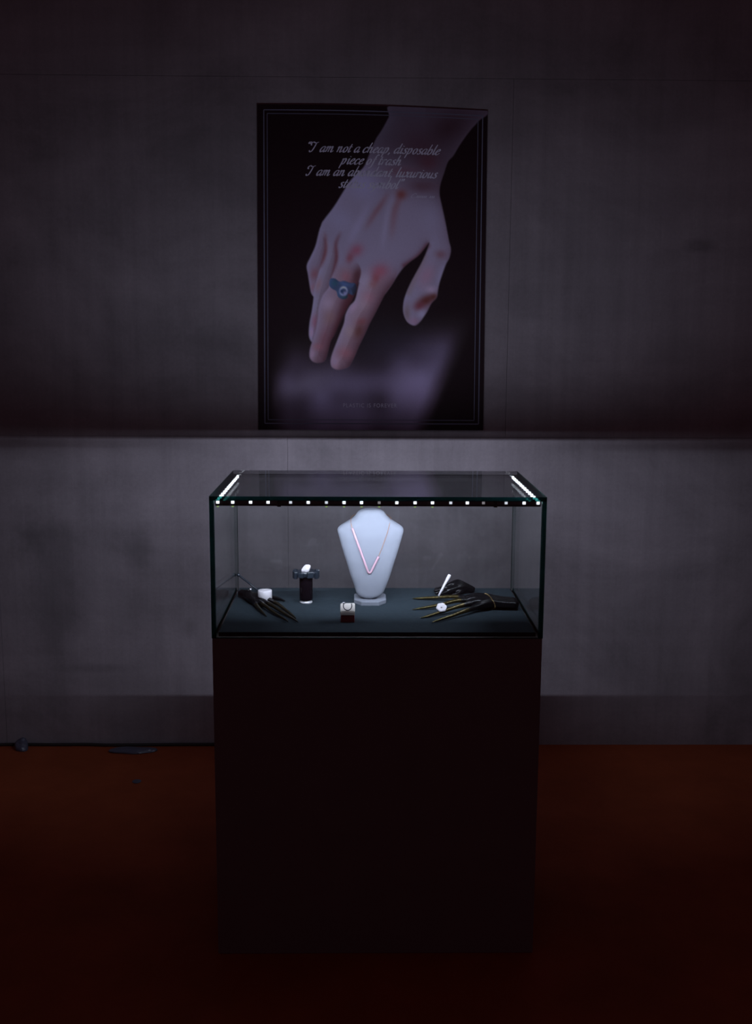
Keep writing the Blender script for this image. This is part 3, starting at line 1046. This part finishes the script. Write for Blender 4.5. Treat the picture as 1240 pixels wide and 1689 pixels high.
# index finger
m = part([(598, 440), (594, 458), (590.5, 474), (585.6, 494), (577, 504), (570, 518), (567.5, 533), (559, 555), (552, 573), (547.5, 586), (545.7, 597), (548, 605.5), (556.5, 609.5), (567.5, 608), (577, 603),
          (586, 586), (592, 571.5), (602.5, 550), (610, 533), (618, 518), (627, 500), (634, 486), (640, 477), (652, 458), (654, 440), (636, 425), (614, 425)], (82, 68, 82), lk=.5, dk=.85, rim=11, fade=(434, 474))
over((77, 70, 88), m * smooth((462 - AY) / 22))
blob(627, 446, 15, 12, -20, (88, 44, 58), .62, None)
blob(620, 458, 6, 9, 10, (78, 38, 46), .6, None)
blob(615, 468, 6, 6, 0, (80, 52, 58), .5, None)
blob(604, 452, 8, 22, 12, (94, 90, 112), .55, m)
blob(608, 490, 10, 10, 20, (94, 62, 78), .4, m)
blob(600, 500, 10, 10, 0, (92, 80, 94), .4, m)
blob(584, 506, 5, 10, 30, (100, 84, 106), .5, m)
blob(597, 530, 9, 6, -20, (74, 42, 50), .65, m)
blob(592, 546, 8, 12, 25, (54, 30, 32), .75, m)
blob(577, 546, 9, 9, 20, (92, 80, 88), .45, m)
blob(570, 582, 14, 10, 10, (92, 58, 70), .55, m)
blob(553, 597, 7.5, 11, -10, (102, 84, 104), .75, m)
# dark gap between the two long fingers
stroke([(592, 470), (584, 494), (566, 524), (556, 548), (546, 574)], 3.0, (28, 14, 22), .6, 1 - m)
# thumb details
tm = HM * smooth((AX - 655) / 10) * smooth((AY - 395) / 15)
stroke([(740, 425), (730, 449), (723, 476)], 8, (92, 92, 118), .5, tm, True)
stroke([(700, 420), (686, 452), (674, 480)], 6, (72, 58, 62), .4, tm)
blob(704, 452, 12, 20, 25, (88, 66, 84), .6, tm)
blob(727, 416, 9, 7, 0, (68, 44, 54), .6, tm)
blob(704, 493, 15, 8, -28, (52, 24, 26), .95, tm)
blob(693, 503, 9, 7, -28, (62, 28, 38), .8, tm)
blob(716, 487, 6, 5, -28, (48, 22, 20), .7, tm)
blob(712, 475, 10, 6, 0, (98, 86, 106), .6, tm)
blob(697, 516, 8, 9, 25, (86, 82, 104), .75, tm)
blob(672, 515, 6, 16, 0, (66, 54, 60), .6, tm)
blob(684, 528, 9, 7, 0, (88, 66, 86), .5, tm)
# grain
IMG += (rg_.rand(*AX.shape)[..., None] - 0.5) * 2.0

# the dark blue ring in the picture
m = part([(545, 460), (552, 459), (560, 464), (568, 463), (578, 466), (586, 467), (588, 476), (583, 486), (575, 484), (572, 491), (565, 493), (558, 489), (555, 480), (548, 476), (543.5, 470)], (38, 44, 66), soft=1.2, lite=(46, 64, 96), dark=(16, 14, 22), dk=.8, rim=6)
blob(552, 467, 5, 5, 0, (30, 54, 68), .7, m)
blob(569, 468, 9, 3, 15, (48, 60, 92), .7, m)
dd = np.sqrt(((AX - 567) / 1.0) ** 2 + ((AY - 480) / 1.15) ** 2)
over((104, 106, 136), .85 * np.exp(-((dd - 5.6) / 1.9) ** 2) * (0.55 + 0.45 * np.clip((480 - AY + 567 - AX) / 12 + .6, 0, 1)))
over((16, 26, 48), .85 * np.exp(-(((AX - 563.5) / 2.8) ** 2 + ((AY - 480) / 3.2) ** 2)))
over((92, 90, 122), .7 * np.exp(-(((AX - 569) / 3.0) ** 2 + ((AY - 483) / 3.2) ** 2)))
over((30, 56, 60), .5 * np.exp(-(((AX - 568) / 6) ** 2 + ((AY - 490) / 2.2) ** 2)))

IMG = 104.0 * (np.clip(IMG, 1, 255) / 104.0) ** 1.22
SRGB = np.clip(IMG, 0, 255) / 255.0
LIN = np.where(SRGB <= 0.04045, SRGB / 12.92, ((SRGB + 0.055) / 1.055) ** 2.4)
INK = 8.4
ALB = np.clip(LIN * INK / np.array([0.98, 0.97, 1.20]), 0.002, 0.9)

pm, nt, b = new_mat('poster_print')
at = node(nt, 'ShaderNodeAttribute', attribute_name='print')
nt.links.new(at.outputs['Color'], b.inputs['Base Color'])
b.inputs['Roughness'].default_value = 0.6
b.inputs['Specular IOR Level'].default_value = 0.15
x, y, z = poster_pt(U, V)
co = np.stack([x, y, z], -1).reshape(-1, 3)
idx = np.arange(PW * PHT).reshape(PHT, PW)
q = np.stack([idx[:-1, :-1], idx[1:, :-1], idx[1:, 1:], idx[:-1, 1:]], -1).reshape(-1, 4)
poster = thing('poster', 'large dark poster of a hand wearing a ring, hung on the concrete wall', 'poster', (0, WALL_Y - 0.006, 1.3575))
me = bpy.data.meshes.new('sheet')
me.vertices.add(len(co))
me.vertices.foreach_set('co', (co - np.array(poster.location)).ravel())
me.loops.add(q.size)
me.loops.foreach_set('vertex_index', q.ravel().astype(np.int32))
me.polygons.add(len(q))
me.polygons.foreach_set('loop_start', np.arange(0, q.size, 4, dtype=np.int32))
me.update(calc_edges=True)
ca = me.color_attributes.new('print', 'FLOAT_COLOR', 'POINT')
ca.data.foreach_set('color', np.concatenate([ALB.reshape(-1, 3), np.ones((PW * PHT, 1))], 1).ravel())
me.polygons.foreach_set('use_smooth', np.ones(len(q), bool))
me.materials.append(pm)
MAT['paper_edge'] = simple('black_paper_edge', (0.012, 0.009, 0.011), 0.6)
sheet = bpy.data.objects.new('sheet', me)
C.objects.link(sheet)
sheet.parent = poster
# the board behind the printed sheet
bm = bmesh.new()
for v0 in range(24):
    for u0 in range(16):
        pass
gu, gv = np.meshgrid(np.linspace(0, 1, 17), np.linspace(0, 1, 25))
fx, fy, fz = poster_pt(gu, gv, -0.0006)
L0 = poster.location
front = [[bm.verts.new(Vector((fx[j, i], fy[j, i], fz[j, i])) - L0) for i in range(17)] for j in range(25)]
back = [[bm.verts.new(Vector((fx[j, i], WALL_Y - 0.0012, fz[j, i])) - L0) for i in range(17)] for j in range(25)]
for j in range(24):
    for i in range(16):
        bm.faces.new((front[j][i], front[j + 1][i], front[j + 1][i + 1], front[j][i + 1]))
        bm.faces.new((back[j][i], back[j][i + 1], back[j + 1][i + 1], back[j + 1][i]))
for i in range(16):
    bm.faces.new((front[0][i], front[0][i + 1], back[0][i + 1], back[0][i]))
    bm.faces.new((front[24][i + 1], front[24][i], back[24][i], back[24][i + 1]))
for j in range(24):
    bm.faces.new((front[j + 1][0], front[j][0], back[j][0], back[j + 1][0]))
    bm.faces.new((front[j][16], front[j + 1][16], back[j + 1][16], back[j][16]))
mesh_obj('backing_board', bm, MAT['paper_edge'], poster)

MAT['ink_line'] = simple('pale_blue_ink', (0.17, 0.17, 0.25), 0.6, spec=0.1)
MAT['ink_text'] = simple('grey_lilac_ink', (0.64, 0.60, 0.76), 0.6, spec=0.1)
MAT['ink_faint'] = simple('faint_ink', (0.60, 0.54, 0.70), 0.6, spec=0.1)


def ribbon(bm, pts, wfun):
    """flat printed stroke in artwork coordinates; width from stroke direction"""
    P = np.array(pts, float)
    n = len(P)
    left, right = [], []
    for i in range(n):
        t = P[min(i + 1, n - 1)] - P[max(i - 1, 0)]
        t = t / (np.linalg.norm(t) + 1e-9)
        w = wfun(t, i / (n - 1)) * 0.5
        nn = np.array([-t[1], t[0]])
        for lst, s in ((left, 1), (right, -1)):
            x_, y_, z_ = art(P[i, 0] + nn[0] * w * s, P[i, 1] + nn[1] * w * s, 0.0004)
            lst.append(bm.verts.new(Vector((float(x_), float(y_), float(z_))) - L0))
    for i in range(n - 1):
        bm.faces.new((left[i], left[i + 1], right[i + 1], right[i]))


def dense(pts, n=40):
    P = np.array(pts, float)
    out = []
    for a, b in zip(P[:-1], P[1:]):
        for k in range(n):
            out.append(a + (b - a) * k / n)
    out.append(P[-1])
    return out


# thin double frame line printed inside the edge
for (x0, x1, y0, y1, w) in ((436.0, 793.5, 182.0, 698.5, 1.7), (441.5, 786.0, 188.0, 692.5, 1.1)):
    bm = bmesh.new()
    for seg_ in (((x0, y0), (x1, y0)), ((x1, y0), (x1, y1)), ((x1, y1), (x0, y1)), ((x0, y1), (x0, y0))):
        ribbon(bm, dense(seg_, 30), lambda t, s: w)
    mesh_obj('frame_line', bm, MAT['ink_line'], poster)

# italic script lettering, drawn with a broad pen (x-height 1)
G = {
    'a': (0.98, [[(.74, .86), (.55, 1.0), (.28, .86), (.1, .42), (.2, .04), (.42, .08), (.66, .5), (.76, .95)], [(.78, 1.0), (.70, .45), (.70, .1), (.82, .02), (1.0, .24)]]),
    'b': (0.88, [[(.30, 1.85), (.18, 1.0), (.12, .3), (.26, .0), (.52, .1), (.68, .5), (.62, .9), (.42, .96), (.2, .6)]]),
    'c': (0.76, [[(.66, .78), (.56, 1.0), (.3, .88), (.1, .45), (.2, .04), (.45, .02), (.72, .3)]]),
    'd': (1.0, [[(.70, .86), (.52, 1.0), (.26, .84), (.1, .4), (.2, .04), (.42, .08), (.66, .5), (.74, .95)], [(.86, 1.85), (.76, 1.0), (.70, .2), (.82, .02), (1.0, .24)]]),
    'e': (0.78, [[(.12, .46), (.40, .56), (.62, .78), (.52, 1.0), (.28, .86), (.1, .42), (.22, .02), (.46, .04), (.74, .32)]]),
    'f': (0.66, [[(.78, 1.66), (.66, 1.85), (.48, 1.6), (.36, .8), (.22, -.3), (.02, -.66), (-.12, -.5)], [(.12, .98), (.66, 1.0)]]),
    'h': (1.0, [[(.30, 1.85), (.18, 1.0), (.10, 0)], [(.14, .45), (.36, .9), (.58, .98), (.62, .6), (.58, .15), (.70, .0), (.96, .26)]]),
    'i': (0.52, [[(.06, .72), (.24, 1.0), (.20, .5), (.20, .1), (.32, .02), (.52, .26)], [(.30, 1.42), (.30, 1.30)]]),
    'l': (0.50, [[(.32, 1.85), (.20, 1.0), (.16, .15), (.28, .02), (.50, .26)]]),
    'm': (1.42, [[(.02, .74), (.18, 1.0), (.18, .6), (.10, 0)], [(.14, .45), (.34, .9), (.54, .98), (.56, .6), (.50, 0)], [(.54, .45), (.76, .9), (.98, .98), (1.0, .6), (.98, .12), (1.1, .0), (1.36, .26)]]),
    'n': (1.02, [[(.02, .74), (.18, 1.0), (.18, .6), (.10, 0)], [(.14, .45), (.36, .9), (.58, .98), (.62, .6), (.58, .15), (.70, .0), (.96, .26)]]),
    'o': (0.84, [[(.42, 1.0), (.18, .8), (.10, .4), (.22, .02), (.46, .06), (.66, .46), (.62, .88), (.40, 1.0)]]),
    'p': (0.96, [[(.04, .74), (.22, 1.0), (.16, .3), (.02, -.8)], [(.16, .5), (.36, .92), (.58, .98), (.68, .62), (.52, .12), (.30, .0), (.14, .2)]]),
    'r': (0.70, [[(.02, .74), (.18, 1.0), (.18, .6), (.10, 0)], [(.14, .5), (.34, .9), (.56, 1.0), (.62, .84)]]),
    's': (0.70, [[(.58, .86), (.44, 1.0), (.24, .86), (.32, .6), (.50, .34), (.42, .06), (.18, .0), (.04, .18)]]),
    't': (0.56, [[(.34, 1.5), (.22, .8), (.18, .16), (.30, .02), (.54, .26)], [(.02, 1.0), (.56, 1.0)]]),
    'u': (1.0, [[(.04, .74), (.20, 1.0), (.16, .45), (.22, .04), (.44, .1), (.64, .5)], [(.72, 1.0), (.66, .4), (.70, .06), (.84, .04), (1.0, .26)]]),
    'x': (0.84, [[(.06, .84), (.22, 1.0), (.38, .5), (.56, .02), (.78, .2)], [(.74, 1.0), (.40, .5), (.04, .0)]]),
    'y': (0.94, [[(.04, .74), (.20, 1.0), (.18, .45), (.26, .06), (.46, .14), (.66, .6)], [(.74, 1.0), (.62, .1), (.36, -.62), (.06, -.66)]]),
    ',': (0.34, [[(.16, .12), (.14, -.05), (.02, -.3)]]),
    'I': (1.25, [[(.02, 1.15), (-.10, 1.5), (.16, 1.78), (.6, 1.62), (1.06, 1.80)], [(.74, 1.68), (.62, .8), (.44, .12), (.16, .0), (.02, .28)]]),
    'C': (1.1, [[(.92, 1.4), (.86, 1.75), (.5, 1.66), (.16, .95), (.2, .15), (.55, .0), (.95, .4)]]),
    '“': (0.66, [[(.22, 1.86), (.10, 1.66), (.16, 1.44)], [(.50, 1.86), (.38, 1.66), (.44, 1.44)]]),
    '”': (0.60, [[(.10, 1.86), (.20, 1.68), (.06, 1.42)], [(.40, 1.86), (.50, 1.68), (.36, 1.42)]]),
    '~': (0.34, [[(.0, .1), (.14, .9), (.2, .8), (.2, .1), (.34, .2)]]),
    ' ': (0.52, []),
}


def script_line(name, text, x0, x1, base, xh, mat, slant=0.42, wmax=0.31, wmin=0.12):
    adv = sum(G[c][0] for c in text)
    sx = (x1 - x0 - slant * xh * 0.9) / adv
    bm = bmesh.new()
    pen = x0
    nib = math.radians(38)
    for c in text:
        w_, strokes = G[c]
        for st in strokes:
            P = [(pen + px * sx + slant * xh * pz_, base - pz_ * xh) for px, pz_ in catmull(st, 7)]

            def wf(t, s):
                down = abs(t[0] * math.sin(nib) * 0.6 + t[1])
                return xh * (wmin + (wmax - wmin) * down ** 1.6) * (0.55 + 0.45 * math.sin(math.pi * min(max(s, 0.04), 0.96)) ** 0.5)
            ribbon(bm, P, wf)
        pen += w_ * sx
    o = mesh_obj(name, bm, mat, poster)
    return o


for nth, txt, xa, xb, yb in (('first', '“I am not a cheap, disposable', 503, 726, 250.5), ('second', 'piece of trash', 561, 663, 270.0),
                             ('third', 'I am an abundant, luxurious', 504, 722, 289.5), ('last', 'status symbol”', 558, 664, 309.0)):
    o = script_line('quote_line', txt, xa, xb, yb, 9.0, MAT['ink_text'])
    o['label'] = nth + ' line of the pale italic quotation'
script_line('credit_line', 'C~~~~~~ ~~~', 676, 717, 323.0, 3.8, MAT['ink_faint'], wmax=0.28, wmin=.12)

# small capitals at the foot of the poster
cu = bpy.data.curves.new('caption', 'FONT')
cu.body = 'PLASTIC IS FOREVER'
cu.size = 1.0
cu.space_character = 1.25
tmp = bpy.data.objects.new('tmp_text', cu)
C.objects.link(tmp)
bpy.context.view_layer.update()
tme = bpy.data.meshes.new_from_object(tmp.evaluated_get(bpy.context.evaluated_depsgraph_get()))
bpy.data.objects.remove(tmp)
vc = np.empty(len(tme.vertices) * 3)
tme.vertices.foreach_get('co', vc)
vc = vc.reshape(-1, 3)
s = (656.5 - 567.0) / (vc[:, 0].max() - vc[:, 0].min())
ax_, ay_ = 567.0 + (vc[:, 0] - vc[:, 0].min()) * s, 671.5 - vc[:, 1] * s * 1.15
X_, Y_, Z_ = art(ax_, ay_, 0.0004)
tme.vertices.foreach_set('co', (np.stack([X_, Y_, Z_], -1) - np.array(L0)).ravel())
tme.materials.clear()
tme.materials.append(MAT['ink_faint'])
cap = bpy.data.objects.new('caption', tme)
C.objects.link(cap)
cap.parent = poster

# ------------------------------------------------------------------ small litter along the wall
def crumple(name, label, cat, loc, sx, sy, sz, seed, mat):
    bm = bmesh.new()
    bmesh.ops.create_icosphere(bm, subdivisions=3, radius=1.0)
    r = random.Random(seed)
    ds = [(Vector((r.gauss(0, 1), r.gauss(0, 1), r.gauss(0, 1))).normalized(), r.uniform(2.0, 5.0), r.uniform(0, 6.28)) for _ in range(7)]
    for v in bm.verts:
        k = 1 + sum(0.07 * math.sin(d.dot(v.co) * f + p) for d, f, p in ds)
        p = v.co * k
        v.co = Vector((p.x * sx, p.y * sy, max(p.z, -0.55) * sz))
    lo = min(v.co.z for v in bm.verts)
    for v in bm.verts:
        v.co.z -= lo
    o = mesh_obj(name, bm, mat, None)
    o.location = loc
    tag(o, label, cat)
    return o


crumple('plastic_scrap', 'small crumpled bluish plastic scrap at the foot of the wall, far left', 'plastic scrap', (-1.480, 1.550, 0.0005), 0.026, 0.030, 0.032, 2, MAT['plastic_film'])
crumple('plastic_bag', 'flat crumpled bluish plastic bag by the wall left of the plinth', 'plastic bag', (-1.000, 1.520, 0.0005), 0.085, 0.035, 0.011, 5, MAT['plastic_film'])
crumple('plastic_flake', 'tiny pale flake lying on the red floor left of the plinth', 'plastic scrap', (-0.925, 1.21, 0.0003), 0.016, 0.020, 0.003, 8, MAT['plastic_film'])
bm = bmesh.new()
tube(bm, [tuple(p) for p in catmull([(-2.2, 1.58, 0.0072), (-1.75, 1.572, 0.0072), (-1.55, 1.588, 0.0072), (-1.36, 1.585, 0.0072), (-1.22, 1.588, 0.0072), (-1.10, 1.580, 0.0072), (-0.85, 1.586, 0.0072), (-0.55, 1.588, 0.0072), (0.1, 1.586, 0.0072)], 6)], 0.0068, 8)
o = mesh_obj('cable', bm, MAT['cable'])
tag(o, 'thin black cable running along the foot of the concrete wall', 'cable')
